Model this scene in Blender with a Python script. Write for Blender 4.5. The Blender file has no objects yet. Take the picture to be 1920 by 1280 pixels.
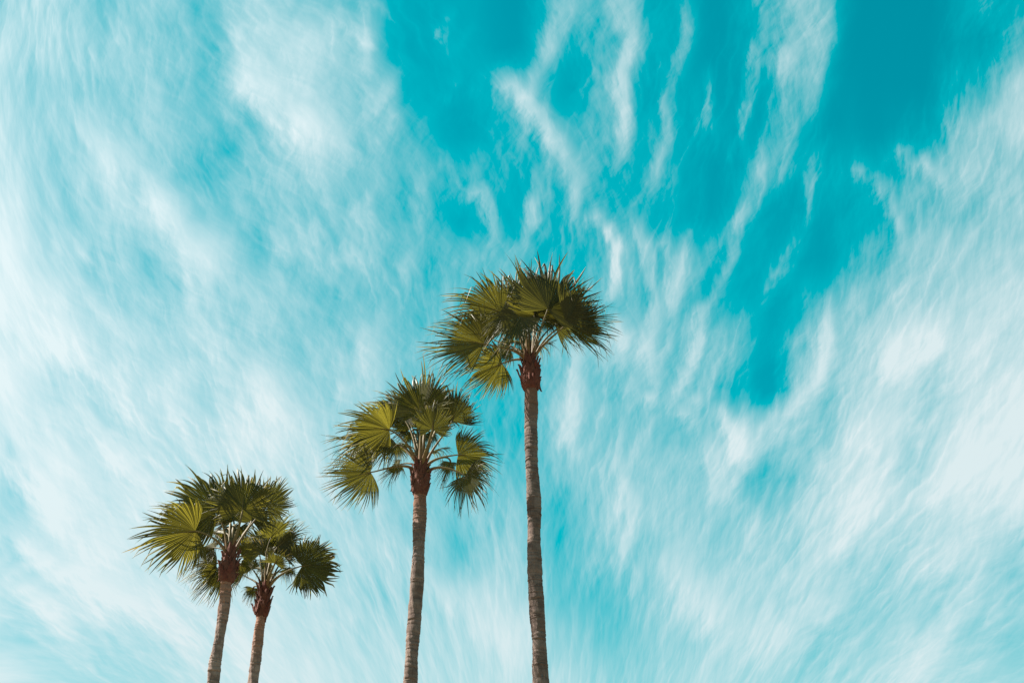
import bpy, math, random
import numpy as np
from mathutils import Vector, Matrix

R = math.radians
scene = bpy.context.scene
col = scene.collection

# ------------------------------------------------------------------ camera
PITCH = R(31.6)          # looking up at the palm crowns
FPX = 1867.0             # focal length in photo pixels (1920 wide), a 35 mm lens
CAM = Vector((0, 0, 1.6))
cam_data = bpy.data.cameras.new('camera')
cam_data.sensor_width = 36.0
cam_data.lens = FPX / 1920 * 36.0
cam_data.clip_end = 20000
camera = bpy.data.objects.new('camera', cam_data)
camera.location = CAM
camera.rotation_euler = (math.pi / 2 + PITCH, 0, 0)
col.objects.link(camera)
scene.camera = camera
FWD = Vector((0, math.cos(PITCH), math.sin(PITCH)))
UP = Vector((0, -math.sin(PITCH), math.cos(PITCH)))
RIGHT = Vector((1, 0, 0))

# ------------------------------------------------------------------ exposure
vs = scene.view_settings
vs.view_transform = 'Standard'
vs.look = 'None'
vs.exposure = 2.0
vs.gamma = 1.0
vs.use_curve_mapping = False

# ------------------------------------------------------------------ sun
SUN_EL = R(45)
SUN_AZ = R(-84)          # from +Y, negative = to the left of the view
sun_dir = Vector((math.sin(SUN_AZ) * math.cos(SUN_EL), math.cos(SUN_AZ) * math.cos(SUN_EL), math.sin(SUN_EL)))
sd = bpy.data.lights.new('sun', 'SUN')
sd.energy = 4.6
sd.angle = R(0.5)
sd.color = (1.0, 0.93, 0.80)
sun = bpy.data.objects.new('sun', sd)
sun.rotation_euler = (-sun_dir).to_track_quat('-Z', 'Y').to_euler()
sun.location = (-30, 10, 40)
col.objects.link(sun)

# ------------------------------------------------------------------ node helper
class Nodes:
    def __init__(self, tree):
        self.t = tree
    def new(self, kind, **kw):
        n = self.t.nodes.new(kind)
        for k, v in kw.items():
            setattr(n, k, v)
        return n
    def put(self, sock, v):
        if v is None:
            return
        if isinstance(v, bpy.types.NodeSocket):
            self.t.links.new(v, sock)
        else:
            sock.default_value = v
    def m(self, op, a, b=None, c=None, clamp=False):
        n = self.new('ShaderNodeMath', operation=op, use_clamp=clamp)
        self.put(n.inputs[0], a); self.put(n.inputs[1], b); self.put(n.inputs[2], c)
        return n.outputs[0]
    def vm(self, op, a, b=None, scale=None):
        n = self.new('ShaderNodeVectorMath', operation=op)
        self.put(n.inputs[0], a); self.put(n.inputs[1], b)
        if scale is not None:
            self.put(n.inputs['Scale'], scale)
        return n.outputs['Value'] if op in ('DOT_PRODUCT', 'LENGTH', 'DISTANCE') else n.outputs[0]
    def xyz(self, x, y, z=0.0):
        n = self.new('ShaderNodeCombineXYZ')
        self.put(n.inputs[0], x); self.put(n.inputs[1], y); self.put(n.inputs[2], z)
        return n.outputs[0]
    def noise(self, vec, scale, detail=4, rough=0.5, lac=2.0, dist=0.0, color=False):
        n = self.new('ShaderNodeTexNoise')
        n.noise_dimensions = '3D'
        self.put(n.inputs['Vector'], vec)
        n.inputs['Scale'].default_value = scale
        n.inputs['Detail'].default_value = detail
        n.inputs['Roughness'].default_value = rough
        n.inputs['Lacunarity'].default_value = lac
        n.inputs['Distortion'].default_value = dist
        return n.outputs['Color'] if color else n.outputs[0]
    def ramp(self, v, lo, hi, a=0.0, b=1.0, smooth=True):
        n = self.new('ShaderNodeMapRange')
        n.interpolation_type = 'SMOOTHSTEP' if smooth else 'LINEAR'
        n.clamp = True
        self.put(n.inputs['Value'], v)
        n.inputs['From Min'].default_value = lo; n.inputs['From Max'].default_value = hi
        n.inputs['To Min'].default_value = a; n.inputs['To Max'].default_value = b
        return n.outputs[0]
    def mix(self, fac, a, b, blend='MIX'):
        n = self.new('ShaderNodeMix', data_type='RGBA', blend_type=blend)
        n.clamp_factor = True
        self.put(n.inputs[0], fac); self.put(n.inputs[6], a); self.put(n.inputs[7], b)
        return n.outputs[2]

# ------------------------------------------------------------------ cirrus cover
# How thick the high cirrus lies over the part of the sky in view, on a grid of
# (across, up) sky angles, plus the single streaks one can follow.
GX = [96 * i for i in range(21)]
GY = [80 * j for j in range(17)]
COVER = [
 [.45,.60,.35,.45,.30,.60,.40,.35,.10,.12,.00,.45,.42,.22,.05,.40,.45,.00,.00,.20,.30],
 [.60,.55,.50,.40,.40,.65,.68,.50,.08,.15,.02,.38,.45,.28,.05,.28,.42,.00,.00,.15,.40],
 [.55,.47,.45,.50,.30,.75,.65,.50,.15,.15,.42,.25,.45,.24,.10,.10,.30,.00,.00,.30,.70],
 [.60,.50,.55,.55,.42,.42,.80,.55,.35,.10,.30,.30,.40,.24,.14,.10,.18,.02,.10,.55,.75],
 [.65,.50,.65,.52,.30,.50,.65,.45,.40,.35,.25,.38,.30,.28,.03,.22,.16,.15,.30,.60,.60],
 [.85,.50,.55,.72,.52,.48,.50,.50,.40,.28,.18,.30,.30,.20,.05,.10,.12,.15,.35,.50,.60],
 [.95,.62,.50,.55,.78,.45,.53,.50,.42,.40,.32,.18,.42,.32,.18,.14,.05,.30,.50,.60,.66],
 [.97,.82,.55,.55,.62,.63,.50,.50,.32,.35,.30,.20,.38,.34,.25,.10,.32,.45,.66,.75,.75],
 [.82,.90,.70,.62,.70,.62,.55,.60,.42,.35,.30,.40,.52,.35,.33,.20,.48,.65,.85,.80,.76],
 [.95,.68,.66,.70,.66,.74,.52,.60,.42,.30,.25,.40,.40,.38,.25,.12,.46,.70,.72,.80,.85],
 [.85,.80,.66,.70,.70,.78,.68,.60,.42,.30,.22,.48,.36,.32,.46,.40,.45,.75,.70,.85,.90],
 [.60,.80,.75,.70,.74,.78,.70,.60,.50,.32,.30,.40,.44,.44,.52,.30,.60,.75,.66,.90,.90],
 [.45,.78,.76,.80,.72,.74,.66,.56,.50,.40,.36,.25,.44,.50,.50,.45,.60,.74,.66,.80,.85],
 [.50,.68,.84,.76,.70,.70,.66,.64,.50,.34,.42,.20,.34,.50,.56,.50,.60,.65,.70,.70,.52],
 [.55,.62,.70,.80,.75,.80,.70,.58,.55,.62,.55,.16,.20,.44,.65,.56,.64,.52,.52,.60,.47],
 [.40,.44,.45,.66,.80,.85,.75,.62,.60,.66,.74,.35,.20,.40,.64,.64,.46,.50,.64,.52,.42],
 [.80,.58,.40,.56,.76,.82,.84,.70,.66,.66,.74,.60,.40,.50,.65,.52,.46,.64,.65,.60,.50],
]
# streaks: strength, width at head, width at tail, path
STREAKS = [
 (.14,24,24,[(470,150),(518,205),(560,232),(587,262),(592,320)]),
 (-.22,22,26,[(462,200),(440,260),(405,330),(430,400)]),
 (-.10,30,26,[(360,20),(385,140)]),
 (.15,16,34,[(150,235),(230,300),(290,370),(345,450),(392,545)]),
 (.16,10,12,[(683,40),(692,110),(697,150)]),
 (.26,16,10,[(748,130),(728,175),(700,215)]),
 (.20,6,6,[(752,190),(735,225),(715,260)]),
 (.16,10,10,[(848,20),(832,50),(838,95)]),
 (.15,6,8,[(860,140),(840,190)]),
 (.38,18,10,[(1170,-30),(1178,40),(1184,80),(1168,130),(1170,180),(1172,220),(1165,260),(1148,312)]),
 (.20,16,12,[(1060,0),(1040,60),(1025,110),(1005,160),(985,200)]),
 (.42,14,20,[(940,145),(965,170),(1000,210),(1035,255),(1065,300)]),
 (-.22,30,30,[(1085,100),(1080,160),(1085,200)]),
 (-.18,16,16,[(1200,100),(1208,180),(1205,270)]),
 (.20,9,8,[(1235,130),(1255,220),(1243,290),(1225,335)]),
 (.24,16,12,[(1290,-20),(1288,50),(1272,110),(1265,145)]),
 (.14,6,6,[(1308,150),(1302,250)]),
 (.22,5,5,[(1332,130),(1334,170),(1328,245)]),
 (.24,12,7,[(1430,60),(1420,110),(1412,160),(1400,220),(1388,290)]),
 (.26,40,22,[(1510,-30),(1500,60),(1495,130),(1488,200),(1465,265),(1435,325),(1395,395),(1350,450),(1300,505)]),
 (.14,12,12,[(1556,-10),(1548,80),(1530,180)]),
 (-.25,24,20,[(1590,-10),(1580,120),(1560,220),(1540,270)]),
 (.20,12,10,[(1480,90),(1470,140)]),
 (.28,9,15,[(1536,280),(1520,340),(1514,390),(1500,440),(1472,495),(1435,545)]),
 (.42,8,28,[(1556,555),(1552,600),(1546,650),(1530,705),(1500,750),(1460,790),(1410,835)]),
 (-.18,16,20,[(1460,560),(1440,660),(1430,740)]),
 (.22,7,12,[(1600,305),(1640,335),(1660,380)]),
 (.25,9,9,[(1672,272),(1700,300),(1742,312),(1770,345)]),
 (.22,9,9,[(1665,365),(1690,425),(1686,470)]),
 (.32,9,10,[(865,345),(905,365),(918,400),(926,450)]),
 (-.20,18,18,[(850,390),(870,440)]),
 (.50,10,9,[(1105,405),(1140,435),(1160,462),(1158,505),(1150,560)]),
 (.26,7,7,[(1200,410),(1214,470),(1220,525)]),
 (.36,5,9,[(1324,580),(1312,635),(1292,690),(1258,750)]),
 (.18,10,8,[(1230,450),(1270,480),(1262,520)]),
 (.36,12,16,[(1350,775),(1372,800),(1385,835),(1365,870)]),
 (.26,8,10,[(1415,830),(1390,880),(1360,930)]),
 (.22,9,14,[(1082,640),(1080,700),(1062,780)]),
 (.26,8,8,[(985,380),(1003,410),(990,430)]),
 (.24,8,6,[(1000,320),(1005,370),(990,410)]),
 (.16,26,20,[(1700,630),(1680,680),(1665,720)]),
 (.22,14,18,[(0,998),(58,1042),(140,1088),(240,1125),(340,1180)]),
 (.26,12,18,[(-10,1050),(50,1100),(100,1150),(130,1190)]),
 (-.34,14,12,[(0,890),(25,935),(60,980)]),
 (-.30,14,14,[(-10,1010),(40,1055),(95,1090)]),
 (-.18,14,20,[(0,1115),(25,1150),(60,1230),(180,1265)]),
 (.14,22,26,[(478,690),(510,750),(540,800)]),
 (.16,20,14,[(695,640),(698,720)]),
 (-.20,14,20,[(1575,1200),(1520,1250),(1470,1290)]),
 (-.18,12,14,[(1760,1150),(1735,1200)]),
 (.18,14,22,[(1830,1110),(1785,1165),(1735,1240),(1700,1280)]),
 (.18,16,24,[(1560,1120),(1500,1175),(1450,1225)]),
 (-.14,14,14,[(1920,1070),(1860,1090),(1790,1140)]),
 (.24,7,7,[(1290,425),(1276,520),(1262,580)]),
 (.26,9,9,[(1208,520),(1225,560),(1215,625)]),
 (.22,7,9,[(1365,495),(1332,560),(1300,605)]),
 (.22,8,10,[(1395,385),(1378,450),(1368,505)]),
 (.22,8,8,[(1085,325),(1078,400)]),
 (.22,10,10,[(1155,600),(1170,640),(1150,690)]),
 (.22,14,14,[(1090,740),(1060,810),(1075,850)]),
 (-.20,14,14,[(1110,690),(1130,740),(1180,770)]),
 (-.20,14,14,[(1260,790),(1290,825)]),
 (-.20,22,22,[(1385,880),(1430,930)]),
 (-.18,24,24,[(1350,730),(1400,740)]),
 (.16,10,18,[(1020,1080),(985,1180)]),
 (-.18,14,14,[(395,1180),(330,1120)]),
 (-.14,20,20,[(690,1090),(730,1150)]),
 (.22,12,12,[(1232,715),(1215,760),(1205,820),(1188,865)]),
 (.20,9,9,[(1190,738),(1212,752),(1232,735)]),
 (.22,14,16,[(1188,638),(1210,655),(1218,690)]),
 (.20,9,11,[(1352,700),(1302,760),(1258,795)]),
 (.22,9,9,[(1402,788),(1396,825)]),
 (.18,14,14,[(1328,830),(1336,890),(1342,935)]),
 (.22,11,13,[(1165,868),(1172,920),(1186,940),(1150,965)]),
 (.24,7,7,[(1196,958),(1176,1010),(1158,1055)]),
 (.20,6,6,[(1192,1065),(1184,1115)]),
 (-.14,20,22,[(1040,900),(1035,980),(1040,1060)]),
 (-.12,30,34,[(1160,1130),(1130,1190),(1110,1230)]),
 (.16,22,28,[(1245,1060),(1300,1100),(1330,1140),(1352,1190)]),
 (.18,12,14,[(1422,965),(1410,1035)]),
 (-.16,12,14,[(1312,1190),(1290,1215)]),
 (-.20,18,20,[(1442,690),(1448,745)]),
 (-.20,20,20,[(1462,875),(1480,915)]),
 (.14,24,26,[(1650,775),(1600,825),(1565,880)]),
 (.18,16,16,[(1668,640),(1662,705)]),
 (-.12,26,26,[(1750,735),(1722,785)]),
 (-.20,18,22,[(1765,850),(1695,915),(1655,955)]),
 (.12,18,20,[(1655,880),(1600,930),(1540,975)]),
 (-.16,14,14,[(1495,995),(1482,1055)]),
 (-.14,14,14,[(1462,1110),(1475,1150)]),
 (-.14,26,26,[(1910,1200),(1880,1250)]),
 (-.10,16,16,[(1660,1130),(1640,1160)]),
 (.10,16,18,[(80,640),(150,672),(220,730),(265,765)]),
 (-.14,18,18,[(150,700),(190,760),(232,845)]),
 (.16,14,16,[(150,772),(200,830),(260,890),(305,925)]),
 (-.12,14,14,[(160,865),(232,925)]),
 (.14,12,14,[(30,850),(80,920),(132,985)]),
 (-.14,20,20,[(392,700),(410,750)]),
 (-.14,16,16,[(112,350),(130,450)]),
 (-.22,18,16,[(160,495),(185,535)]),
 (.16,10,14,[(165,540),(192,605)]),
 (-.14,14,14,[(262,500),(290,540)]),
 (-.16,18,18,[(448,410),(482,485)]),
 (.18,10,10,[(518,445),(546,492)]),
 (-.18,24,22,[(725,385),(765,425)]),
 (.16,10,12,[(785,325),(790,405)]),
 (.12,14,14,[(772,475),(745,545)]),
 (-.16,18,18,[(802,480),(800,520)]),
 (-.14,16,20,[(905,1000),(840,1055)]),
 (-.16,12,14,[(645,1030),(672,1070),(705,1125)]),
 (.12,20,24,[(870,1095),(935,1155)]),
 (.14,6,8,[(645,715),(628,765)]),
 (.13,36,30,[(1930,770),(1800,880),(1650,965),(1500,1065),(1400,1185)]),
 (.12,16,22,[(1300,505),(1240,590),(1200,680),(1150,790)]),
 (.12,14,18,[(1435,545),(1390,620),(1330,700),(1280,770)]),
 (.14,20,26,[(740,1020),(790,1080),(880,1160),(960,1230)]),
]
H_MAX, N_H = 0.60, 256           # across angle range and samples
E0, E1, N_E = R(9.5), R(53.5), 60

def cirrus_grid():
    hs = np.linspace(-H_MAX, H_MAX, N_H)
    es = np.linspace(E0, E1, N_E)
    H, E = np.meshgrid(hs, es)
    yy = 640 - FPX * np.tan(E - PITCH)
    xx = 960 + FPX * H / np.cos(E - PITCH)
    fx = np.clip(xx / 96, 0, 19.999); fy = np.clip(yy / 80, 0, 15.999)
    g = np.array(COVER)
    g[8:12, 11:15] += 0.06
    g[12:16, 10:14] += 0.09
    g[4:7, 17:19] += 0.08
    g[11:16, 0:3] += 0.08
    g[3:9, 3:10] -= 0.05
    g[0:3, 10:17] *= 0.85
    i = fx.astype(int); j = fy.astype(int); a = fx - i; b = fy - j
    a = a * a * (3 - 2 * a); b = b * b * (3 - 2 * b)
    d = (g[j, i] * (1 - a) + g[j, i + 1] * a) * (1 - b) + (g[j + 1, i] * (1 - a) + g[j + 1, i + 1] * a) * b
    for s, w0, w1, path in STREAKS:
        best = np.zeros_like(d)
        n = len(path) - 1
        for k in range(n):
            (x0, y0), (x1, y1) = path[k], path[k + 1]
            dx, dy = x1 - x0, y1 - y0
            t = np.clip(((xx - x0) * dx + (yy - y0) * dy) / (dx * dx + dy * dy), 0, 1)
            q = (k + t) / n
            w = np.maximum(w0 + (w1 - w0) * q, 8.0) * 1.2
            dist2 = (xx - x0 - t * dx) ** 2 + (yy - y0 - t * dy) ** 2
            fade = np.minimum(1.0, 0.45 + 2.2 * np.minimum(q, 1 - q))
            best = np.maximum(best, np.exp(-dist2 / (w * w)) * fade)
        d = d + s * (0.95 if s > 0 else 0.5) * best
    # beyond the photographed stretch the cover settles to its average
    out = np.maximum(np.abs(xx - 960) - 980, 0) / 350 + np.maximum(np.abs(yy - 640) - 660, 0) / 250
    out = np.clip(out, 0, 1)
    d = d * (1 - out) + 0.45 * out
    return np.clip(d, 0, 1)

# which way the cirrus fibres run: place in the view and heading
FLOW = [
 (100,500,.5,1),(210,370,.75,1),(330,480,.75,1),(300,150,.2,1),(530,210,1,.9),(600,150,.6,1),(700,150,-.3,1),(735,225,-.5,1),
 (560,400,0,1),(640,380,-.2,1),(450,480,.6,1),(700,520,.1,1),(800,350,.15,1),(780,480,0,1),(900,390,.4,1),(1010,230,.7,1),
 (1030,100,-.3,1),(1175,60,.1,1),(1168,200,0,1),(1155,290,-.3,1),(1250,240,0,1),(1290,80,-.1,1),(1330,180,0,1),(1420,100,-.1,1),
 (1400,220,-.25,1),(1500,100,-.15,1),(1470,260,-.4,1),(1400,390,-.6,1),(1330,470,-.7,1),(1520,380,-.2,1),(1490,460,-.5,1),(1440,540,-.6,1),
 (1680,560,-.5,1),(1800,600,-.7,1),(1800,400,-.5,1),(1900,650,-.8,1),(1850,250,-.3,1),(1780,500,-.5,1),(1150,440,.4,1),(1150,520,-.1,1),(1215,470,.1,1),
 (1060,380,0,1),(1550,620,-.1,1),(1530,710,-.4,1),(1470,780,-.8,1),(1310,630,-.35,1),(1270,730,-.6,1),(1220,760,-.4,1),(1160,660,-.2,1),
 (1080,700,-.1,1),(1060,800,-.3,1),(1180,900,-.1,1),(1350,860,-.3,1),(1400,860,-.5,1),(1660,750,-.8,1),(1600,850,-.7,1),(1750,700,-.8,1),
 (1850,800,-.9,1),(1750,900,-1.2,1),(1650,950,-1,1),(1850,1000,-1.3,1),(1550,1000,-1,1),(1700,1080,-1.2,1),(1860,1110,-1.4,1),(1800,1200,-1,1),
 (1500,1200,-1.2,1),(1600,1250,-1,1),(1180,1000,-.4,1),(1120,1050,-.8,1),(1400,1200,-.7,1),(1100,1200,-.7,1),(1200,1240,-.9,1),(1300,1100,-.4,1),
 (950,1000,.3,1),(900,1100,.5,1),(760,1030,.5,1),(700,1100,.7,1),(600,1220,1,.8),(560,760,.4,1),(500,720,.5,1),(420,800,.8,1),
 (300,700,.9,1),(200,800,1,1),(280,900,1,.9),(100,900,1,1.1),(150,1060,1,.65),(60,1100,1,.9),(300,1150,1,.7),(400,1000,1,.9),
 (60,700,.8,1),(30,640,.7,1),(200,600,.6,1),(350,560,.7,1),(600,600,.3,1),(700,650,.1,1),(850,650,0,1),(200,1240,1,.5),
 (450,1200,1,.7),(100,100,0,1),(60,200,-.1,1),(230,120,.15,1),(330,100,-.1,1),(240,200,.3,1),(1900,500,-.6,1),(1900,100,-.3,1),(1650,100,-.2,1),(960,1240,.45,1),(1000,900,0,1),
]
POW = [(i, j) for i in range(7) for j in range(7 - i) if i + j > 0]

def fit_flow():
    """smooth polynomials: psi counts across the fibres, phi along them"""
    xs = np.array([(f[0] - 960) / 960 for f in FLOW]); ys = np.array([(f[1] - 640) / 960 for f in FLOW])
    d = np.array([(f[2], f[3]) for f in FLOW]); d /= np.linalg.norm(d, axis=1)[:, None]
    n = np.stack([d[:, 1], -d[:, 0]], 1)
    gx = np.stack([i * xs ** max(i - 1, 0) * ys ** j for i, j in POW], 1)
    gy = np.stack([j * xs ** i * ys ** max(j - 1, 0) for i, j in POW], 1)
    along = gx * d[:, :1] + gy * d[:, 1:]
    across = gx * n[:, :1] + gy * n[:, 1:]
    one = np.ones(len(FLOW)); zero = np.zeros(len(FLOW))
    reg = np.diag([0.02 * (i + j) ** 1.5 for i, j in POW]); rz = np.zeros(len(POW))
    psi = np.linalg.lstsq(np.vstack([along * 2, across * 1.2, reg]), np.concatenate([zero, one * 1.2, rz]), rcond=None)[0]
    phi = np.linalg.lstsq(np.vstack([across, along, reg]), np.concatenate([zero, one, rz]), rcond=None)[0]
    return psi, phi

# ------------------------------------------------------------------ world
world = bpy.data.worlds.new('World')
scene.world = world
world.use_nodes = True
world.cycles.sampling_method = 'MANUAL'
world.cycles.sample_map_resolution = 512
wt = world.node_tree
wt.nodes.clear()
W = Nodes(wt)
SKY_STRENGTH = 0.05

sky = W.new('ShaderNodeTexSky', sky_type='NISHITA')
sky.sun_disc = False
sky.sun_elevation = SUN_EL
sky.sun_rotation = SUN_AZ
sky.altitude = 50
sky.air_density = 1.0
sky.dust_density = 0.6
sky.ozone_density = 1.0

tc = W.new('ShaderNodeTexCoord')
D = tc.outputs['Generated']
sep = W.new('ShaderNodeSeparateXYZ')
W.put(sep.inputs[0], D)
dx, dy, dz = sep.outputs

# cloud-sheet coordinates: the fibres run away from the viewer
zz = W.m('MAXIMUM', W.m('MULTIPLY_ADD', dy, -0.10, dz), 0.05)
u = W.m('DIVIDE', dx, zz)
v = W.m('DIVIDE', dy, zz)
uv = W.xyz(u, v, 0)
run = W.m('MULTIPLY', W.m('LOGARITHM', W.m('MAXIMUM', W.m('ABSOLUTE', v), 0.05), math.e), 2.0)
# sky angles: hh across, eps up
eps = W.m('ARCTAN2', dz, dy)
hh = W.m('DIVIDE', dx, W.m('SQRT', W.m('MAXIMUM', W.m('ADD', W.m('MULTIPLY', dy, dy), W.m('MULTIPLY', dz, dz)), 1e-6)))
xa = W.m('MULTIPLY', hh, 2.02)
ya = W.m('MULTIPLY', W.m('SUBTRACT', eps, PITCH), -2.00)
xc = W.m('MINIMUM', W.m('MAXIMUM', xa, -1.25), 1.25)
yc = W.m('MINIMUM', W.m('MAXIMUM', ya, -0.90), 0.90)
def poly(coef):
    """sum of coef * xc^i * yc^j, Horner style in yc for every power of xc"""
    table = {ij: float(k) for k, ij in zip(coef, POW)}
    total = None
    for i in range(6, -1, -1):
        inner = None
        for j in range(6 - i, -1, -1):
            k = table.get((i, j), 0.0)
            inner = k if inner is None else W.m('MULTIPLY_ADD', inner, yc, k)
        total = inner if total is None else W.m('MULTIPLY_ADD', total, xc, inner)
    return total
PSI, PHI = fit_flow()
beyond = W.ramp(W.m('MAXIMUM', W.m('DIVIDE', W.m('ABSOLUTE', xa), 1.12), W.m('DIVIDE', W.m('ABSOLUTE', ya), 0.78)), 1.0, 1.7)
def blend(inside, outside):
    return W.m('MULTIPLY_ADD', W.m('SUBTRACT', outside, inside), beyond, inside)
psi = blend(poly(PSI), W.m('MULTIPLY', u, 0.7))
phi = blend(poly(PHI), W.m('MULTIPLY', run, -0.7))
# small ruffles, then hair along the flow, hair crossing it both ways, threads, soft wool
ruffle = W.noise(W.xyz(psi, W.m('MULTIPLY', phi, 0.7), 8.7), 9.0, 3, 0.5)
pw = W.m('MULTIPLY_ADD', ruffle, 0.050, psi)
p2 = W.m('MULTIPLY_ADD', phi, 0.32, W.m('MULTIPLY_ADD', ruffle, 0.050, psi))
p3 = W.m('MULTIPLY_ADD', phi, -0.32, W.m('MULTIPLY_ADD', ruffle, -0.050, psi))
def strands(across, along, shift, scale, detail, rough):
    return W.noise(W.xyz(across, W.m('MULTIPLY', phi, along), shift), scale, detail, rough)
def threads(across, along, shift, scale):
    n_ = strands(across, along, shift, scale, 3, 0.5)
    return W.m('POWER', W.m('SUBTRACT', 1.0, W.m('MULTIPLY', W.m('ABSOLUTE', W.m('SUBTRACT', n_, 0.5)), 8.0), clamp=True), 2.0)
hair = strands(pw, 0.15, 1.7, 27, 6, 0.68)
hair2 = strands(p2, 0.19, 5.5, 38, 6, 0.68)
fine = strands(p3, 0.17, 12.5, 56, 5, 0.66)
fil = threads(W.m('MULTIPLY_ADD', hair2, 0.02, pw), 0.13, 21.5, 34)
fil2 = threads(W.m('MULTIPLY_ADD', hair, 0.02, p3), 0.15, 33.5, 46)
wool = strands(pw, 0.45, 9.2, 7.0, 6, 0.60)

# the cover table is looked up slightly feathered along the fibres
warp = W.m('SUBTRACT', wool, 0.5)
warp2 = W.m('SUBTRACT', hair, 0.5)
hw = W.m('ADD', hh, W.m('MULTIPLY_ADD', W.m('SUBTRACT', fine, 0.5), 0.014, W.m('MULTIPLY_ADD', warp, 0.018, W.m('MULTIPLY', warp2, 0.024))))
ew = W.m('ADD', eps, W.m('MULTIPLY_ADD', warp2, 0.030, W.m('MULTIPLY', W.m('SUBTRACT', hair2, 0.5), 0.025)))
s_in = W.m('MULTIPLY_ADD', hw, 0.5 / H_MAX, 0.5, clamp=True)
t_in = W.m('MULTIPLY', W.m('SUBTRACT', ew, E0), (N_E - 1) / (E1 - E0))
t_in = W.m('MINIMUM', W.m('MAXIMUM', t_in, 0.0), float(N_E - 1))
grid = cirrus_grid()
cover = None
for j in range(N_E):
    fc = W.new('ShaderNodeFloatCurve')
    cu = fc.mapping.curves[0]
    row = grid[j]
    idx = list(range(N_H))
    cu.points[0].location = (0.0, float(row[0]))
    cu.points[1].location = (1.0, float(row[-1]))
    for k in idx[1:-1]:
        cu.points.new(k / (N_H - 1), float(row[k]))
    for p in cu.points:
        p.handle_type = 'AUTO'
    fc.mapping.update()
    W.put(fc.inputs['Value'], s_in)
    wgt = W.m('SUBTRACT', 1.0, W.m('ABSOLUTE', W.m('SUBTRACT', t_in, float(j))), clamp=True)
    cover = W.m('MULTIPLY', fc.outputs[0], wgt) if cover is None else W.m('MULTIPLY_ADD', fc.outputs[0], wgt, cover)

# texture of the cloud: strongest where the cover is thin
gain = W.ramp(cover, 0.10, 0.90, 1.7, 0.42, smooth=False)
tex = W.m('MULTIPLY', W.m('SUBTRACT', hair, 0.5), 0.95)
tex = W.m('MULTIPLY_ADD', W.m('SUBTRACT', hair2, 0.5), 0.70, tex)
tex = W.m('MULTIPLY_ADD', W.m('SUBTRACT', fine, 0.5), 0.45, tex)
tex = W.m('MULTIPLY_ADD', W.m('SUBTRACT', fil, 0.30), 0.075, tex)
tex = W.m('MULTIPLY_ADD', W.m('SUBTRACT', fil2, 0.30), 0.075, tex)
tex = W.m('MULTIPLY_ADD', W.m('SUBTRACT', wool, 0.5), 0.25, tex)
alpha = W.m('MULTIPLY', cover, W.m('MULTIPLY_ADD', tex, gain, 1.0), clamp=True)
# stray threads across the clear gaps
stray = W.m('MULTIPLY', W.m('MULTIPLY', fil, W.ramp(wool, 0.42, 0.62)), W.ramp(cover, 0.0, 0.12, 0.01, 0.09))
alpha = W.m('POWER', W.m('ADD', alpha, stray, clamp=True), 1.14)
alpha = W.m('MINIMUM', alpha, 0.95)

# clear sky, in the photograph's turquoise rendering
sk = W.new('ShaderNodeSeparateColor')
W.put(sk.inputs[0], sky.outputs[0])
teal = W.xyz(W.m('MULTIPLY_ADD', sk.outputs[0], 0.925, -2.1),
             W.m('MULTIPLY', W.m('POWER', sk.outputs[1], 0.69), 1.135),
             W.m('MULTIPLY', W.m('POWER', sk.outputs[2], 0.70), 0.995))
# cirrus is lit by the sun behind it: whiter towards the sun
toward = W.vm('DOT_PRODUCT', D, tuple(sun_dir))
glow = W.ramp(toward, 0.45, 0.80, 0.99, 1.11, smooth=False)
cloud = W.vm('SCALE', (3.85, 4.38, 4.48), scale=glow)
final = W.mix(alpha, teal, cloud)
final = W.vm('MAXIMUM', final, (0.0, 0.0, 0.0))
bg = W.new('ShaderNodeBackground')
W.put(bg.inputs['Color'], final)
bg.inputs['Strength'].default_value = SKY_STRENGTH
wo = W.new('ShaderNodeOutputWorld')
wt.links.new(bg.outputs[0], wo.inputs['Surface'])

# ------------------------------------------------------------------ helpers
def at(px, py, dist_y):
    """the point seen at photo pixel (px, py) that stands dist_y metres ahead"""
    d = FWD * FPX + RIGHT * (px - 960) + UP * (640 - py)
    return CAM + d * (dist_y / d.y)

def link(name, verts, faces, mats, parent=None, fmat=None, smooth=False, attrs=None):
    me = bpy.data.meshes.new(name)
    me.from_pydata(verts, [], faces)
    for m_ in mats:
        me.materials.append(m_)
    if fmat is not None:
        me.polygons.foreach_set('material_index', fmat)
    if smooth:
        me.polygons.foreach_set('use_smooth', [True] * len(me.polygons))
    for an, vals in (attrs or {}).items():
        at_ = me.attributes.new(an, 'FLOAT', 'POINT')
        at_.data.foreach_set('value', vals)
    me.update()
    o = bpy.data.objects.new(name, me)
    col.objects.link(o)
    o.parent = parent
    return o

def material(name):
    m_ = bpy.data.materials.new(name)
    m_.use_nodes = True
    m_.node_tree.nodes.clear()
    return m_, Nodes(m_.node_tree)

def finish(N, shader, bump=None):
    out = N.new('ShaderNodeOutputMaterial')
    N.t.links.new(shader, out.inputs['Surface'])

def attr(N, name):
    n = N.new('ShaderNodeAttribute', attribute_name=name)
    return n.outputs['Fac']

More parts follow.
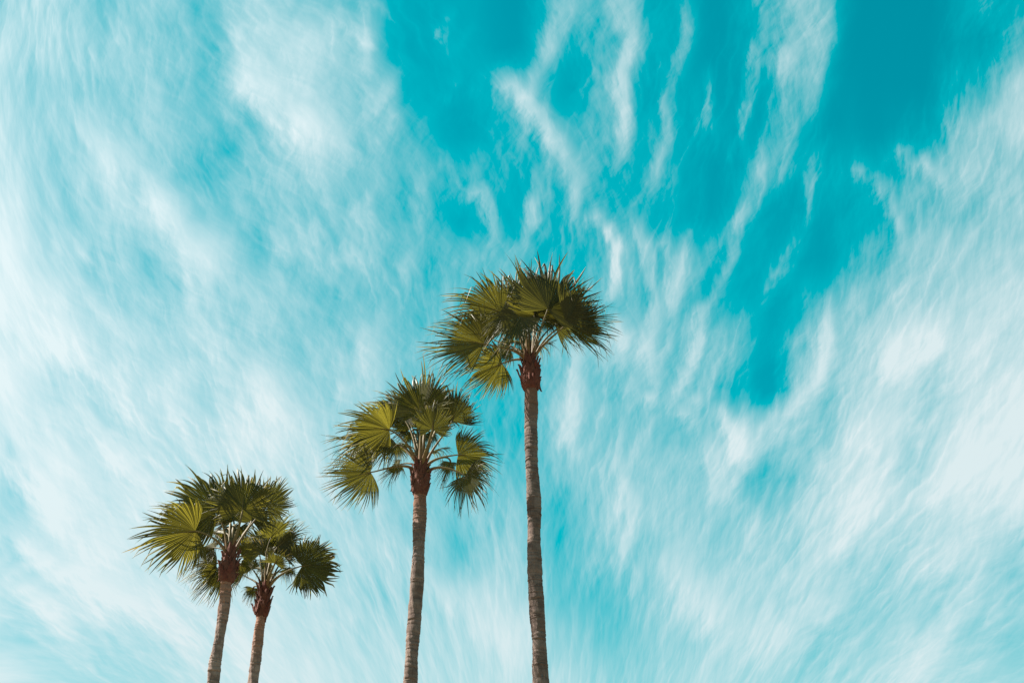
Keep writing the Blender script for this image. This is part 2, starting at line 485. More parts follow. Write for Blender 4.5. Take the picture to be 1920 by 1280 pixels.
# ------------------------------------------------------------------ materials
def leaf_material():
    m_, N = material('palm_leaf')
    r = attr(N, 'along'); s = attr(N, 'seed'); shd = attr(N, 'age')  # last one
    tcn = N.new('ShaderNodeTexCoord')
    nz = N.noise(tcn.outputs['Object'], 6.0, 3, 0.6)
    base = N.mix(s, (0.026, 0.027, 0.008, 1), (0.056, 0.051, 0.012, 1))
    base = N.mix(N.m('MULTIPLY', N.ramp(nz, 0.45, 0.75), 0.6), base, (0.058, 0.052, 0.014, 1))
    base = N.mix(N.m('MULTIPLY', shd, 0.6), base, (0.021, 0.022, 0.010, 1))
    tip = N.m('MULTIPLY', N.ramp(r, 0.66, 0.98), N.ramp(s, 0.25, 0.85))
    base = N.mix(tip, base, (0.15, 0.095, 0.030, 1))
    tr = N.mix(s, (0.20, 0.185, 0.018, 1), (0.43, 0.37, 0.040, 1))
    tr = N.mix(N.m('MULTIPLY', shd, 0.85), tr, (0.11, 0.11, 0.018, 1))
    tr = N.mix(tip, tr, (0.55, 0.36, 0.06, 1))
    p = N.new('ShaderNodeBsdfPrincipled')
    N.put(p.inputs['Base Color'], base)
    p.inputs['Roughness'].default_value = 0.52
    p.inputs['Specular IOR Level'].default_value = 0.18
    t = N.new('ShaderNodeBsdfTranslucent')
    N.put(t.inputs['Color'], tr)
    mx = N.new('ShaderNodeMixShader')
    N.put(mx.inputs[0], N.ramp(s, 0.0, 1.0, 0.08, 0.23))
    N.t.links.new(p.outputs[0], mx.inputs[1]); N.t.links.new(t.outputs[0], mx.inputs[2])
    finish(N, mx.outputs[0])
    return m_

def petiole_material():
    m_, N = material('palm_petiole')
    r = attr(N, 'along')
    tcn = N.new('ShaderNodeTexCoord')
    nz = N.noise(tcn.outputs['Object'], 14.0, 3, 0.6)
    c = N.mix(N.ramp(r, 0.0, 0.45), (0.112, 0.046, 0.022, 1), (0.082, 0.063, 0.022, 1))
    c = N.mix(N.ramp(nz, 0.4, 0.7), c, (0.112, 0.082, 0.035, 1))
    p = N.new('ShaderNodeBsdfPrincipled')
    N.put(p.inputs['Base Color'], c)
    p.inputs['Roughness'].default_value = 0.6
    p.inputs['Specular IOR Level'].default_value = 0.2
    finish(N, p.outputs[0])
    return m_

def bark_material():
    m_, N = material('palm_bark')
    up = attr(N, 'up')            # metres below the crown
    groove = attr(N, 'groove')
    tone = attr(N, 'tone')           # some trunks weather paler than others
    tcn = N.new('ShaderNodeTexCoord')
    O = tcn.outputs['Object']
    se = N.new('ShaderNodeSeparateXYZ'); N.put(se.inputs[0], O)
    stretch = N.xyz(se.outputs[0], se.outputs[1], N.m('MULTIPLY', se.outputs[2], 0.16))
    fis = N.noise(stretch, 34.0, 5, 0.65)
    flat = N.xyz(N.m('MULTIPLY', se.outputs[0], 0.35), N.m('MULTIPLY', se.outputs[1], 0.35), se.outputs[2])
    ringn = N.noise(flat, 9.0, 5, 0.6)
    blot = N.noise(O, 2.3, 4, 0.6)
    c = N.mix(N.ramp(ringn, 0.35, 0.7), (0.072, 0.049, 0.044, 1), (0.131, 0.094, 0.081, 1))
    c = N.mix(N.m('MULTIPLY', N.ramp(blot, 0.45, 0.62), 0.75), c, (0.149, 0.110, 0.100, 1))
    c = N.mix(N.ramp(up, 0.1, 1.5, 0.75, 0.0), c, (0.131, 0.061, 0.039, 1))
    c = N.mix(N.m('MULTIPLY', groove, 0.50), c, (0.036, 0.024, 0.021, 1))
    c = N.mix(N.m('MULTIPLY', N.ramp(fis, 0.52, 0.72), 0.6), c, (0.040, 0.028, 0.025, 1))
    c = N.vm('SCALE', c, scale=tone)
    p = N.new('ShaderNodeBsdfPrincipled')
    N.put(p.inputs['Base Color'], c)
    p.inputs['Roughness'].default_value = 0.9
    p.inputs['Specular IOR Level'].default_value = 0.15
    b = N.new('ShaderNodeBump')
    b.inputs['Strength'].default_value = 0.9
    b.inputs['Distance'].default_value = 0.02
    N.put(b.inputs['Height'], N.m('ADD', N.m('MULTIPLY', fis, -1.0), ringn))
    N.t.links.new(b.outputs[0], p.inputs['Normal'])
    finish(N, p.outputs[0])
    return m_

def boot_material():
    m_, N = material('leaf_base')
    tcn = N.new('ShaderNodeTexCoord')
    oi = N.new('ShaderNodeObjectInfo')
    nz = N.noise(tcn.outputs['Object'], 11.0, 5, 0.65)
    c = N.mix(N.ramp(nz, 0.3, 0.7), (0.050, 0.014, 0.011, 1), (0.105, 0.032, 0.022, 1))
    c = N.mix(N.m('MULTIPLY', oi.outputs['Random'], 0.35), c, (0.095, 0.050, 0.034, 1))
    p = N.new('ShaderNodeBsdfPrincipled')
    N.put(p.inputs['Base Color'], c)
    p.inputs['Roughness'].default_value = 0.85
    p.inputs['Specular IOR Level'].default_value = 0.15
    b = N.new('ShaderNodeBump')
    b.inputs['Strength'].default_value = 0.7
    b.inputs['Distance'].default_value = 0.02
    N.put(b.inputs['Height'], nz)
    N.t.links.new(b.outputs[0], p.inputs['Normal'])
    finish(N, p.outputs[0])
    return m_

def ground_material():
    m_, N = material('dry_ground')
    tcn = N.new('ShaderNodeTexCoord')
    O = tcn.outputs['Object']
    a = N.noise(O, 0.12, 5, 0.6); b = N.noise(O, 3.0, 5, 0.7)
    c = N.mix(N.ramp(a, 0.4, 0.6), (0.22, 0.18, 0.125, 1), (0.11, 0.115, 0.050, 1))
    c = N.mix(N.ramp(b, 0.4, 0.75), c, (0.25, 0.21, 0.15, 1))
    p = N.new('ShaderNodeBsdfPrincipled')
    N.put(p.inputs['Base Color'], c)
    p.inputs['Roughness'].default_value = 0.95
    finish(N, p.outputs[0])
    return m_

LEAF = leaf_material(); PET = petiole_material(); BARK = bark_material(); BOOT = boot_material()

# ------------------------------------------------------------------ ground
g = link('ground', [(-3000, -3000, 0), (3000, -3000, 0), (3000, 3000, 0), (-3000, 3000, 0)], [(0, 1, 2, 3)], [ground_material()])
g['kind'] = 'structure'
g['label'] = 'dry earthy ground with patchy grass under the palms'

# ------------------------------------------------------------------ palm parts
def tube_along(pts, radii, sides, flat=1.0, up_hint=Vector((0, 0, 1))):
    """closed tube through pts; returns verts, faces and the running fraction"""
    vs_, fs, al = [], [], []
    n = len(pts)
    for i, p in enumerate(pts):
        t = (pts[min(i + 1, n - 1)] - pts[max(i - 1, 0)]).normalized()
        sdir = t.cross(up_hint)
        if sdir.length < 1e-4:
            sdir = t.cross(Vector((1, 0, 0)))
        sdir.normalize()
        ndir = sdir.cross(t).normalized()
        for k in range(sides):
            a = 2 * math.pi * k / sides
            vs_.append(p + sdir * (math.cos(a) * radii[i]) + ndir * (math.sin(a) * radii[i] * flat))
            al.append(i / (n - 1))
    for i in range(n - 1):
        for k in range(sides):
            k2 = (k + 1) % sides
            fs.append((i * sides + k, i * sides + k2, (i + 1) * sides + k2, (i + 1) * sides + k))
    fs.append(tuple(range(sides))[::-1])
    fs.append(tuple((n - 1) * sides + k for k in range(sides)))
    return vs_, fs, al

DOWN = Vector((0, 0, -1))
WIND = Vector((-1.0, 0.1, -0.05))

def blade(rng, H, A, N, L, spread, droop, wind, nseg, cup, ragged, split, skew, sweep):
    """one fan: folded segments joined near the hastula, free towards the tips"""
    B = A.cross(N).normalized()
    verts, faces, along, seed = [], [], [], []
    S = R(spread)
    da = 2 * S / nseg
    fr = [0.0, 0.10, 0.25, 0.40]
    ph = [rng.uniform(0, 6.28) for _ in range(6)]
    crumple = rng.uniform(0.5, 1.2) * ragged
    cup = cup * rng.uniform(0.6, 3.2) * rng.choice((1, 1, -0.6))
    for i in range(nseg):
        a = -S + da * (i + 0.5)
        a_mid = a
        a += R(skew)
        q = abs(a_mid) / math.pi
        Ls = L * (1.0 - 0.66 * q ** 1.25) * (1 + rng.uniform(-0.07, 0.05))
        rs = split * L * (1 - 0.45 * q) * (1 + rng.uniform(-0.10, 0.10))
        rs = min(rs, Ls * 0.72)
        if rng.random() < 0.05 * ragged:
            Ls *= rng.uniform(0.72, 0.9)
        stations = [rs * f / 0.40 * 0.9 for f in fr[:-1]] + [rs]
        nfree = 7
        stations += [rs + (Ls - rs) * (k / nfree) for k in range(1, nfree + 1)]
        sg = rng.random()
        tip_droop = droop * rng.uniform(0.5, 1.5) * (1.0 + 0.7 * math.sin(4.0 * a + ph[2]))
        bent = rng.random() < 0.22 * ragged
        bend_at = rng.uniform(0.35, 0.75)
        side_j = (rng.gauss(0, 0.05) + 0.06 * math.sin(9.0 * a + ph[3]) + 0.05 * math.sin(17.0 * a + ph[4])) * ragged
        nrm_j = (rng.gauss(0, 0.075) + 0.07 * math.sin(6.0 * a + ph[5])) * ragged
        twist = rng.gauss(0, 0.75)
        ws = rs * math.tan(da / 2)
        curl = rng.gauss(0.0, 0.09)
        base = len(verts)
        for k, r in enumerate(stations):
            free = max(0.0, (r - rs) / (Ls - rs))
            rr = r / L
            aa = a + side_j * free
            def pos(ang, rad, lift):
                ang = R(skew) + (ang - R(skew)) * (1 - sweep * (rad / L) ** 1.3)
                d = A * math.cos(ang) + B * math.sin(ang)
                # shallow funnel, sides lifted towards the face
                n_off = cup * rad * math.sin(min(abs(ang - R(skew)), math.pi / 2)) * (1 - 0.35 * rad / L)
                x = rad / L
                n_off += crumple * L * x ** 1.4 * (0.075 * math.sin(2.3 * ang + ph[0]) + 0.045 * math.sin(5.1 * ang + ph[1]))
                p = H + d * rad + N * (n_off + lift)
                p = p + DOWN * (droop * L * 0.42 * (rad / L) ** 2.4)
                p = p + WIND * (wind * L * (rad / L) ** 2.0)
                return p
            if free <= 0:
                w_ang = da / 2
                fold = 0.85 * r * math.tan(da / 2)
                l_, c_, r_ = pos(a - w_ang, r, 0), pos(a, r, fold), pos(a + w_ang, r, 0)
            else:
                w = ws * (1.0 - free) ** 0.75 * (1 + 0.12 * free) + 0.0012
                c0 = pos(aa, r, 0)
                d = (A * math.cos(aa) + B * math.sin(aa))
                sdir = (B * math.cos(aa) - A * math.sin(aa))
                tw = twist * free
                nd = N
                sd2 = sdir * math.cos(tw) + nd * math.sin(tw)
                nd2 = nd * math.cos(tw) - sdir * math.sin(tw)
                off = DOWN * (tip_droop * (Ls - rs) * 0.55 * free ** 2.0) + N * (nrm_j * L * free ** 1.5) + sdir * (curl * (Ls - rs) * free ** 2)
                if bent and free > bend_at:
                    x = (free - bend_at) * (Ls - rs)
                    off = off + DOWN * (0.85 * x) - d * (0.75 * x)
                c0 = c0 + off
                l_ = c0 - sd2 * w
                r_ = c0 + sd2 * w
                c_ = c0 + nd2 * (0.7 * w)
            verts += [l_, c_, r_]
            along += [min(1.0, r / L)] * 3
            seed += [sg] * 3
        n = len(stations)
        for k in range(n - 1):
            b0 = base + 3 * k
            faces.append((b0, b0 + 1, b0 + 4, b0 + 3))
            faces.append((b0 + 1, b0 + 2, b0 + 5, b0 + 4))
    return verts, faces, along, seed

def frond(rng, palm, C, H, T, roll, spread=105, droop=0.35, wind=0.06, nseg=60, cup=0.12, ragged=1.3,
          split=0.46, N=None, start=None, thick=1.0, skew=0, age=None, sweep=0.22):
    A = (T - H); L = A.length; A.normalize()
    if N is None:
        V = (CAM - H).normalized()
        N0 = (V - A * V.dot(A)).normalized()
        N = Matrix.Rotation(R(roll), 3, A) @ N0
    age = rng.random() ** 0.8 if age is None else age  # given: painted sunlit (low) to shaded (high); unset: random
    v_, f_, al, sdv = blade(rng, H, A, N, L, spread, droop, wind, nseg, cup, ragged, split, skew, sweep)
    o = link('frond', v_, f_, [LEAF], palm, attrs={'along': al, 'seed': sdv, 'age': [age] * len(al)})
    # petiole: out of the crown, arching over to the hastula, running on as a short rib
    if start is None:
        start = C
    span = (H - start).length
    out = (H - start).normalized()
    d0 = (out * 0.55 + Vector((0, 0, 0.9))).normalized()
    p1 = start + d0 * span * 0.38
    p2 = H - (A * 0.65 + out * 0.35).normalized() * span * 0.30
    pts = []
    for k in range(13):
        t = k / 12
        pts.append(start * (1 - t) ** 3 + p1 * (3 * t * (1 - t) ** 2) + p2 * (3 * t * t * (1 - t)) + H * t ** 3)
    rib = L * 0.30
    for k in range(1, 4):
        x = rib * k / 3
        pts.append(H + A * x + N * (cup * 0.3 * x - 0.004))
    rad = []
    for k in range(13):
        t = k / 12
        rad.append((0.050 * (1 - t) ** 1.6 + 0.027) * thick)
    rad += [0.020 * thick, 0.012 * thick, 0.004]
    pv, pf, pa = tube_along(pts, rad, 7, 0.6)
    link('petiole', pv, pf, [PET], o, smooth=True, attrs={'along': pa})
    return o

# leaf-base piece, shared by all the palms: a short split wedge of dry petiole
def boot_mesh():
    vs_ = []
    prof = [(0.0, 0.085, 0.010), (0.07, 0.080, 0.030), (0.15, 0.060, 0.050), (0.23, 0.036, 0.062), (0.29, 0.020, 0.090)]
    for z, w, o_ in prof:
        vs_ += [(-w, o_ * 0.75 - 0.012, z), (0, o_ + 0.016, z), (w, o_ * 0.75 - 0.012, z), (0, o_ - 0.022, z)]
    fs = []
    for k in range(len(prof) - 1):
        for q in range(4):
            q2 = (q + 1) % 4
            fs.append((4 * k + q, 4 * k + q2, 4 * k + 4 + q2, 4 * k + 4 + q))
    fs.append((3, 2, 1, 0)); e = 4 * (len(prof) - 1); fs.append((e, e + 1, e + 2, e + 3))
    me = bpy.data.meshes.new('leaf_base')
    me.from_pydata(vs_, [], fs)
    me.materials.append(BOOT)
    me.update()
    return me
BOOT_MESH = boot_mesh()

def make_palm(seed, dist, axis_px, width_px, sleeve_px, base_px, fronds, label, filler, tone, boot_n=46):
    """axis_px: photo pixels of the trunk axis from under the sleeve downwards;
    sleeve_px: (top x, top y, bottom x, bottom y, widest px); base_px: where the petioles spring"""
    rng = random.Random(seed)
    pts = [at(x, y, dist) for x, y in axis_px]
    low, prev = pts[-1], pts[-2]
    ppm = FPX / ((pts[0] - CAM).dot(FWD))          # pixels per metre at the crown
    # carry the axis on down to the ground, easing to the vertical
    slope = (low - prev) / (low.z - prev.z)
    foot = []
    z = low.z
    x, y = low.x, low.y
    sx = slope.x
    while z > 0.4:
        z -= 0.5
        sx *= 0.86
        x -= sx * 0.5
        foot.append(Vector((x, y, z)))
    foot.append(Vector((x, y, -0.15)))
    axis = pts + foot
    palm = bpy.data.objects.new('palm_tree', None)
    palm.empty_display_size = 0.5
    palm['label'] = label
    palm['category'] = 'palm tree'
    palm['group'] = 'fan palms against the sky'
    col.objects.link(palm)
    org = Vector((x, y, 0))
    palm.location = org
    off = -org
    # ---- trunk: ringed column
    zs_top, zs_bot = axis[0].z + 0.30, -0.15
    az = np.array([p.z for p in axis])[::-1]; ax_ = np.array([p.x for p in axis])[::-1]
    wz = np.array([at(x_, y_, dist).z for x_, y_, w_ in width_px])[::-1]
    wr = np.array([0.48 * w_ * (at(x_, y_, dist) - CAM).dot(FWD) / FPX for x_, y_, w_ in width_px])[::-1]
    verts, faces, upv, gv, arv = [], [], [], [], []
    sides = 44
    zc = zs_top
    rings = []
    while zc > zs_bot:
        h = rng.choice((0.05, 0.07, 0.10, 0.16, 0.24)) * rng.uniform(0.8, 1.2)
        if zc < 3.0:
            h *= 1.6
        rings.append((zc, h, rng.uniform(-0.010, 0.012), rng.uniform(0, 6.28), rng.uniform(0.25, 1.0)))
        zc -= h
    phase = [rng.uniform(0, 6.28) for _ in range(8)]
    nr = 0
    for zt, h, bulge, ph, depth in rings:
        for fpos in (0.0, 0.12, 0.5, 0.86):
            zz_ = zt - h * fpos
            r0 = float(np.interp(zz_, wz, wr))
            if zz_ < wz[0]:
                r0 += 0.028 * (wz[0] - zz_) / max(wz[0], 1) + (0.10 * math.exp(-zz_ / 0.35) if zz_ < 2 else 0)
            cx = float(np.interp(zz_, az, ax_))
            g_ = depth if fpos == 0.0 else (0.25 * depth if fpos == 0.12 else 0.0)
            lip = {0.0: -0.005 * depth, 0.12: -0.001, 0.5: 0.002 + bulge * 0.5, 0.86: 0.004 * depth + bulge * 0.7}[fpos]
            for k in range(sides):
                a = 2 * math.pi * k / sides
                wob = 0.014 * math.sin(a + phase[0] + zz_ * 1.7) + 0.009 * math.sin(2 * a + phase[1] - zz_ * 2.6) + 0.007 * math.sin(phase[4] + zz_ * 4.3) \
                    + 0.004 * math.sin(5 * a + phase[2] + zz_ * 6.1) + 0.003 * math.sin(9 * a + phase[3] + zz_ * 11)
                tilt = 0.018 * math.sin(a + ph)
                jit = rng.uniform(-0.0045, 0.0045)
                rr = r0 + lip + wob + jit
                verts.append(Vector((cx + rr * math.cos(a), y + rr * math.sin(a), zz_ + tilt)) + off)
                upv.append(axis[0].z - zz_); gv.append(g_); arv.append(k / sides)
            nr += 1
    for i in range(nr - 1):
        for k in range(sides):
            k2 = (k + 1) % sides
            faces.append((i * sides + k, (i + 1) * sides + k, (i + 1) * sides + k2, i * sides + k2))
    faces.append(tuple(range(sides)))
    trunk = link('trunk', verts, faces, [BARK], palm, smooth=True, attrs={'up': upv, 'groove': gv, 'tone': [tone] * len(upv)})
    trunk['label'] = 'slim ringed bare trunk, grey-brown, redder under the crown'
    # ---- sleeve of old leaf bases
    tx, ty, bx, by, wpx = sleeve_px
    Pt, Pb = at(tx, ty, dist), at(bx, by, dist)
    rmax = 0.44 * wpx / ppm
    rt = float(np.interp(Pb.z, wz, wr))
    sv, sf = [], []
    nst, sd_ = 15, 26
    for i in range(nst):
        t = i / (nst - 1)
        prof = [(0, rt * 1.02), (0.04, rmax * 0.80), (0.16, rmax * 0.97), (0.40, rmax * 1.0), (0.62, rmax * 0.86), (0.85, rmax * 0.62), (1.0, rmax * 0.42)]
        r0 = float(np.interp(t, [p[0] for p in prof], [p[1] for p in prof]))
        c = Pb.lerp(Pt, t)
        for k in range(sd_):
            a = 2 * math.pi * k / sd_
            rr = r0 * (1 + 0.05 * math.sin(3 * a + i) + rng.uniform(-0.045, 0.045))
            sv.append(c + Vector((rr * math.cos(a), rr * math.sin(a), rng.uniform(-0.012, 0.012))) + off)
    for i in range(nst - 1):
        for k in range(sd_):
            k2 = (k + 1) % sd_
            sf.append((i * sd_ + k, i * sd_ + k2, (i + 1) * sd_ + k2, (i + 1) * sd_ + k))
    sf.append(tuple(range(sd_))[::-1]); sf.append(tuple((nst - 1) * sd_ + k for k in range(sd_)))
    sleeve = link('leaf_base_sleeve', sv, sf, [BOOT], palm)
    sleeve['label'] = 'bulging red-brown sleeve of old leaf bases under the fronds'
    axis_v = (Pt - Pb)
    for k in range(boot_n):
        t = (k + 0.5) / boot_n
        a = k * 2.39996 + rng.uniform(-0.2, 0.2)
        tt = 0.03 + t * 0.80
        r0 = float(np.interp(tt, [0, .04, .16, .40, .62, .85, 1], [rt * 1.02, rmax * .80, rmax * .95, rmax * .98, rmax * .84, rmax * .61, rmax * .42]))
        b = bpy.data.objects.new('leaf_base', BOOT_MESH)
        col.objects.link(b)
        b.parent = sleeve
        c = Pb + axis_v * tt
        s_ = rng.uniform(0.75, 1.15)
        lean = rng.uniform(-0.14, 0.08) + (0.28 if rng.random() < 0.09 else 0)
        flip = math.pi if (rng.random() < 0.22 and tt < 0.5) else 0.0
        b.matrix_basis = Matrix.Translation(c + Vector((r0 * 0.93 * math.cos(a), r0 * 0.93 * math.sin(a), 0.10 if flip else -0.03)) + off) \
            @ Matrix.Rotation(a - math.pi / 2, 4, 'Z') @ Matrix.Rotation(-lean, 4, 'X') @ Matrix.Rotation(flip, 4, 'Y') \
            @ Matrix.Diagonal((s_, s_, s_ * rng.uniform(0.8, 1.2), 1))
    # ---- fronds seen one by one
    C = at(base_px[0], base_px[1], dist)
    crown_top = Pt
    def depth_pt(px, py, dd):
        p = at(px, py, dist)
        ray = (p - CAM)
        k = (ray.dot(FWD) + dd) / ray.dot(FWD)
        return CAM + ray * k
    for f in fronds:
        hx, hy, hd, tx2, ty2, td, roll = f[:7]
        opt = f[7] if len(f) > 7 else {}
        H, T = depth_pt(hx, hy, hd), depth_pt(tx2, ty2, td)
        hor = Vector((H.x - C.x, H.y - C.y, 0))
        if hor.length > 1e-3:
            hor.normalize()
        low_start = max(0.0, min(1.0, (C.z + 0.35 - H.z) / 1.2))
        start = C + hor * (rmax * (0.35 + 0.25 * low_start)) + Vector((0, 0, -0.12 - 0.22 * low_start + rng.uniform(-0.05, 0.05)))
        frond_local(rng, palm, off, C, H, T, roll, start, opt)
    # ---- fronds behind and between, fanned round the crown
    for k, (azd, eld, plen, bl, tiltd) in enumerate(filler):
        azr, elr = R(azd), R(eld)
        outd = Vector((math.sin(azr) * math.cos(elr), math.cos(azr) * math.cos(elr), math.sin(elr)))
        hor = Vector((math.sin(azr), math.cos(azr), 0))
        start = C + hor * rmax * 0.35 + Vector((0, 0, -0.1))
        H = C + outd * plen
        el2 = elr - R(tiltd)
        A = Vector((math.sin(azr) * math.cos(el2), math.cos(azr) * math.cos(el2), math.sin(el2)))
        T = H + A * bl
        sidev = A.cross(Vector((0, 0, 1))).normalized()
        Nn = sidev.cross(A).normalized()
        frond_local(rng, palm, off, C, H, T, 0, start, dict(N=Nn, spread=100, droop=0.4))
    return palm

def frond_local(rng, palm, off, C, H, T, roll, start, opt):
    o = dict(opt)
    if o.get('N') is None:
        A = (T - H).normalized()
        V = (CAM - H).normalized()
        N0 = (V - A * V.dot(A)).normalized()
        o['N'] = Matrix.Rotation(R(roll), 3, A) @ N0
    return frond(rng, palm, C + off, H + off, T + off, roll, start=start + off, **o)

# ------------------------------------------------------------------ the four palms
def crop(ox, oy, s):
    def f(cx, cy):
        return ox + cx / s, oy + cy / s
    return f
def fr(c, hx, hy, hd, tx, ty, td, roll, **opt):
    a, b = c(hx, hy); d, e = c(tx, ty)
    return (a, b, hd, d, e, td, roll, opt)

c3 = crop(780, 450, 4.414)
tall = [
    fr(c3, 850, 560, 0.5, 790, 130, 0.5, -15, spread=135, split=.42, droop=.20, age=0.35),
    fr(c3, 1090, 570, -0.5, 1220, 120, -0.3, 10, spread=135, split=.55, droop=.15, age=0.95),
    fr(c3, 1245, 690, -0.3, 1480, 350, -0.2, 25, spread=76, split=.50, droop=.15, age=0.90),
    fr(c3, 1245, 700, 0.1, 1745, 630, 0.0, -20, spread=68, split=.5, droop=.22, skew=-8, age=0.90),
    fr(c3, 700, 600, -0.4, 240, 390, -0.5, -20, spread=100, split=.5, droop=.35, wind=.06, age=0.55),
    fr(c3, 560, 860, -0.5, 35, 760, -0.6, 25, spread=90, split=.5, droop=.25, age=0.15),
    fr(c3, 710, 1020, 0.3, 390, 1170, 0.4, -10, spread=110, split=.55, droop=.20, age=0.10),
    fr(c3, 800, 640, 0.9, 590, 330, 1.2, 10, spread=103, droop=.40, age=0.30),
    fr(c3, 860, 640, -0.9, 720, 900, -1.3, 15, spread=113, droop=.30, age=0.80),
    fr(c3, 1060, 640, 1.0, 1130, 190, 1.4, 0, spread=135, droop=.35, age=0.90),
    fr(c3, 1150, 700, 1.0, 1400, 560, 1.5, 20, spread=100, droop=.45, age=0.90),
    fr(c3, 640, 820, 0.8, 420, 690, 1.2, 30, spread=103, droop=.45, age=0.30),
    fr(c3, 980, 620, 0.2, 960, 240, 0.2, 20, spread=135, droop=.3, age=0.50),
    fr(c3, 780, 900, 0.9, 600, 960, 1.4, 20, spread=108, droop=.35, age=0.30),
    fr(c3, 950, 650, 0.9, 990, 830, 1.0, 15, spread=100, droop=.3, age=.6),
    fr(c3, 1090, 660, 0.8, 1160, 790, 1.0, 25, spread=95, droop=.35, age=.8),
    fr(c3, 820, 700, 0.6, 760, 880, 0.8, -20, spread=95, droop=.3, age=.2),
]
c2 = crop(580, 660, 4.266)
middle = [
    fr(c2, 890, 470, -0.3, 850, 80, -0.2, -10, spread=135, split=.50, droop=.18, age=0.05),
    fr(c2, 640, 620, -0.5, 210, 560, -0.7, -12, spread=110, split=.52, droop=.25, age=0.05),
    fr(c2, 985, 610, -1.0, 1010, 340, -1.5, 10, spread=135, split=.55, droop=.15, nseg=50, age=0.85),
    fr(c2, 1140, 550, 0.0, 1250, 240, 0.1, 15, spread=78, split=.6, droop=.10, age=1.00),
    fr(c2, 1190, 820, -0.2, 1560, 820, -0.3, 5, spread=105, split=.52, droop=.30, wind=.02, age=0.00),
    fr(c2, 1250, 990, -0.3, 1420, 1230, -0.5, 10, spread=113, split=.45, droop=.25, wind=.03, age=0.75),
    fr(c2, 490, 960, -0.3, 100, 1050, -0.4, -10, spread=113, split=.50, droop=.15, age=0.55),
    fr(c2, 720, 900, 0.4, 560, 1000, 0.6, 55, spread=118, droop=.50, age=0.40),
    fr(c2, 560, 700, 0.5, 120, 700, 0.6, 35, spread=103, droop=.45, age=0.10),
    fr(c2, 730, 500, 0.6, 480, 300, 0.8, 10, spread=108, droop=.40, age=0.30),
    fr(c2, 950, 420, 0.5, 1010, 150, 0.7, -15, spread=135, droop=.35, age=0.50),
    fr(c2, 820, 600, 0.9, 700, 380, 1.3, 20, spread=135, droop=.4, age=0.50),
    fr(c2, 700, 740, -0.2, 560, 850, -0.5, 20, spread=118, droop=.45, age=0.20),
    fr(c2, 1050, 520, 0.9, 1120, 300, 1.2, 0, spread=135, droop=.4, age=0.90),
    fr(c2, 1130, 880, 0.6, 1060, 1060, 0.7, 45, spread=98, droop=.4, age=0.50),
    fr(c2, 810, 640, 0.8, 750, 780, 0.9, 15, spread=100, droop=.3, age=.4),
    fr(c2, 960, 640, 0.9, 1020, 770, 1.0, 20, spread=95, droop=.3, age=.7),
]
c1 = crop(230, 840, 4.13)
left = [
    fr(c1, 560, 640, -0.4, 80, 690, -0.5, -8, spread=123, split=.55, droop=.22, age=0.08),
    fr(c1, 720, 490, -0.2, 380, 220, -0.1, 8, spread=138, split=.58, droop=.22, age=0.05),
    fr(c1, 930, 470, -0.3, 950, 90, -0.2, 0, spread=138, split=.55, droop=.22, age=0.25),
    fr(c1, 1120, 440, 0.2, 1300, 220, 0.2, 15, spread=138, split=.55, droop=.12, age=0.95),
    fr(c1, 730, 890, 0.5, 460, 940, 0.6, 30, spread=88, droop=.30, age=0.00),
    fr(c1, 770, 960, 0.6, 590, 1190, 0.7, -10, spread=103, droop=.15, age=0.50),
    fr(c1, 930, 830, 0.4, 1090, 700, 0.6, 20, spread=113, droop=.40, age=0.10),
    fr(c1, 710, 770, 0.5, 530, 780, 0.6, 45, spread=113, droop=.45, age=0.20),
    fr(c1, 860, 560, 0.9, 800, 330, 1.3, 10, spread=138, droop=.45, age=0.60),
    fr(c1, 1000, 560, 0.8, 1080, 330, 1.2, 10, spread=138, droop=.45, age=0.80),
    fr(c1, 680, 640, 0.9, 480, 520, 1.3, 20, spread=108, droop=.45, age=0.40),
    fr(c1, 920, 900, 0.3, 1010, 960, 0.4, 20, spread=118, droop=.4, age=0.10),
    fr(c1, 790, 640, 0.8, 720, 770, 0.9, 15, spread=100, droop=.3, age=.1),
    fr(c1, 910, 610, 0.9, 970, 740, 1.0, 15, spread=100, droop=.3, age=.35),
    fr(c1, 840, 600, 0.7, 850, 720, 0.9, 15, spread=95, droop=.3, age=.2),
]
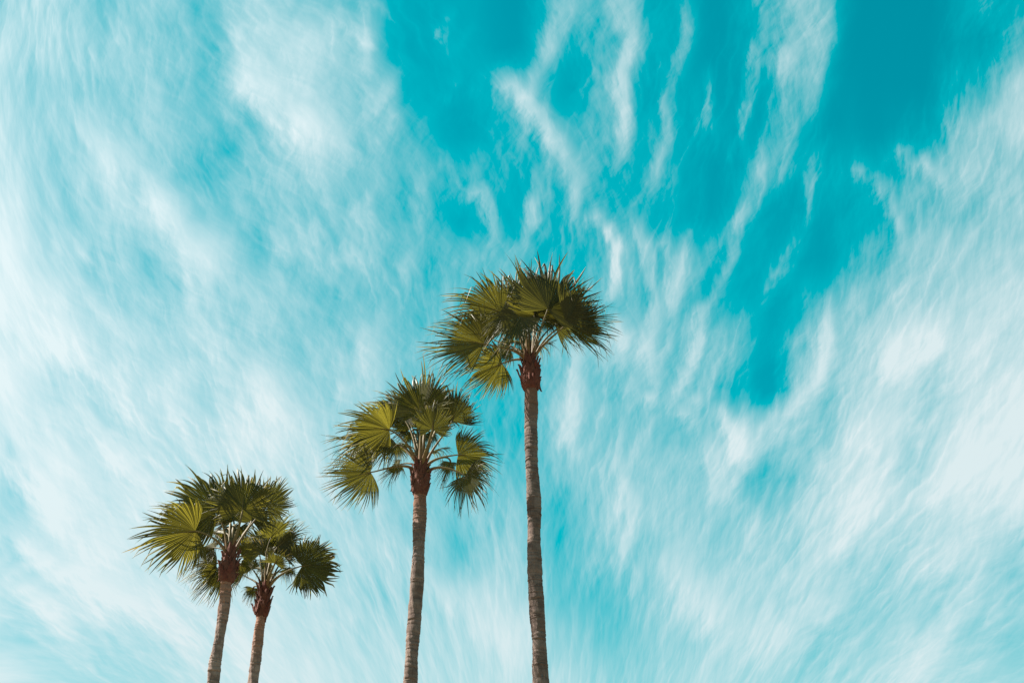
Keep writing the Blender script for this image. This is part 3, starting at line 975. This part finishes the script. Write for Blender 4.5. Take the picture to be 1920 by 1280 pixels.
low = [
    fr(c1, 1390, 910, -0.5, 1720, 880, -0.6, 5, spread=127, split=.72, droop=.10, wind=0, nseg=64, sweep=.10, age=1.00),
    fr(c1, 1150, 690, -0.1, 1340, 440, 0.0, 50, spread=135, droop=.25, age=0.50),
    fr(c1, 1200, 760, -0.2, 1470, 520, -0.1, 60, spread=93, droop=.35, age=0.90),
    fr(c1, 1180, 890, -0.7, 1260, 760, -1.2, 10, spread=110, droop=.25, age=0.60),
    fr(c1, 1010, 1080, 0.3, 975, 1200, 0.4, 10, spread=103, droop=.3, age=0.40),
    fr(c1, 930, 980, 0.4, 790, 900, 0.5, 10, spread=118, droop=.4, age=0.30),
    fr(c1, 1060, 820, 0.0, 1000, 580, 0.1, 10, spread=135, droop=.4, age=0.30),
    fr(c1, 1250, 830, 0.3, 1330, 640, 0.5, 30, spread=113, droop=.45, age=0.90),
    fr(c1, 1130, 780, 0.6, 1150, 500, 1.0, 10, spread=135, droop=.45, age=0.70),
    fr(c1, 1000, 930, 0.0, 900, 830, 0.1, 30, spread=118, droop=.45, age=0.10),
    fr(c1, 1270, 930, 0.5, 1340, 1000, 0.8, 40, spread=108, droop=.5, age=0.90),
    fr(c1, 1120, 880, 0.6, 1060, 990, 0.8, 15, spread=95, droop=.3, age=.3),
]
filler = [(20, 50, 0.8, 0.95, 25), (-40, 62, 0.7, 0.9, 35)]

make_palm(3, 24.0,
    [(995, 722), (996, 800), (998, 875), (1000.5, 940), (1001, 1020), (1004.5, 1085), (1008, 1160), (1010, 1200), (1013, 1280)],
    [(995, 722, 24.5), (996, 800, 24.5), (998, 900, 25.5), (1001, 960, 26.5), (1005, 1100, 28), (1013, 1280, 30)],
    (993, 664, 995, 732, 42), (994, 668), tall,
    'tallest of the four fan palms, its trunk nearest the middle of the sky', filler, 0.95)
make_palm(5, 25.0,
    [(788, 925), (788, 975), (786, 1010), (783.5, 1060), (779.7, 1110), (776.7, 1160), (774.4, 1200), (772.5, 1240), (770.5, 1280)],
    [(788, 925, 24), (786, 1010, 24.5), (783, 1060, 25), (770, 1280, 26.5)],
    (789, 866, 787, 928, 38), (790, 872), middle,
    'second tallest fan palm, standing between the tallest palm and the close pair', filler, 1.15)
make_palm(8, 26.0,
    [(424, 1088), (421, 1120), (417, 1160), (411, 1200), (404.5, 1240), (400.5, 1280)],
    [(424, 1088, 20.5), (417, 1160, 20.5), (400, 1280, 22)],
    (433, 1026, 425, 1092, 35), (432, 1036), left,
    'higher palm of the close pair, standing in front, its big frond reaching farthest left', filler, 1.45, 40)
make_palm(11, 29.0,
    [(489.5, 1155), (485, 1180), (481, 1220), (478, 1250), (475, 1280)],
    [(489.5, 1155, 19), (481, 1220, 19), (475, 1280, 20)],
    (497, 1092, 490, 1158, 31), (497, 1100), low,
    'lowest fan palm, tucked behind its twin, one round dark frond held out alone', filler, 1.6, 40)
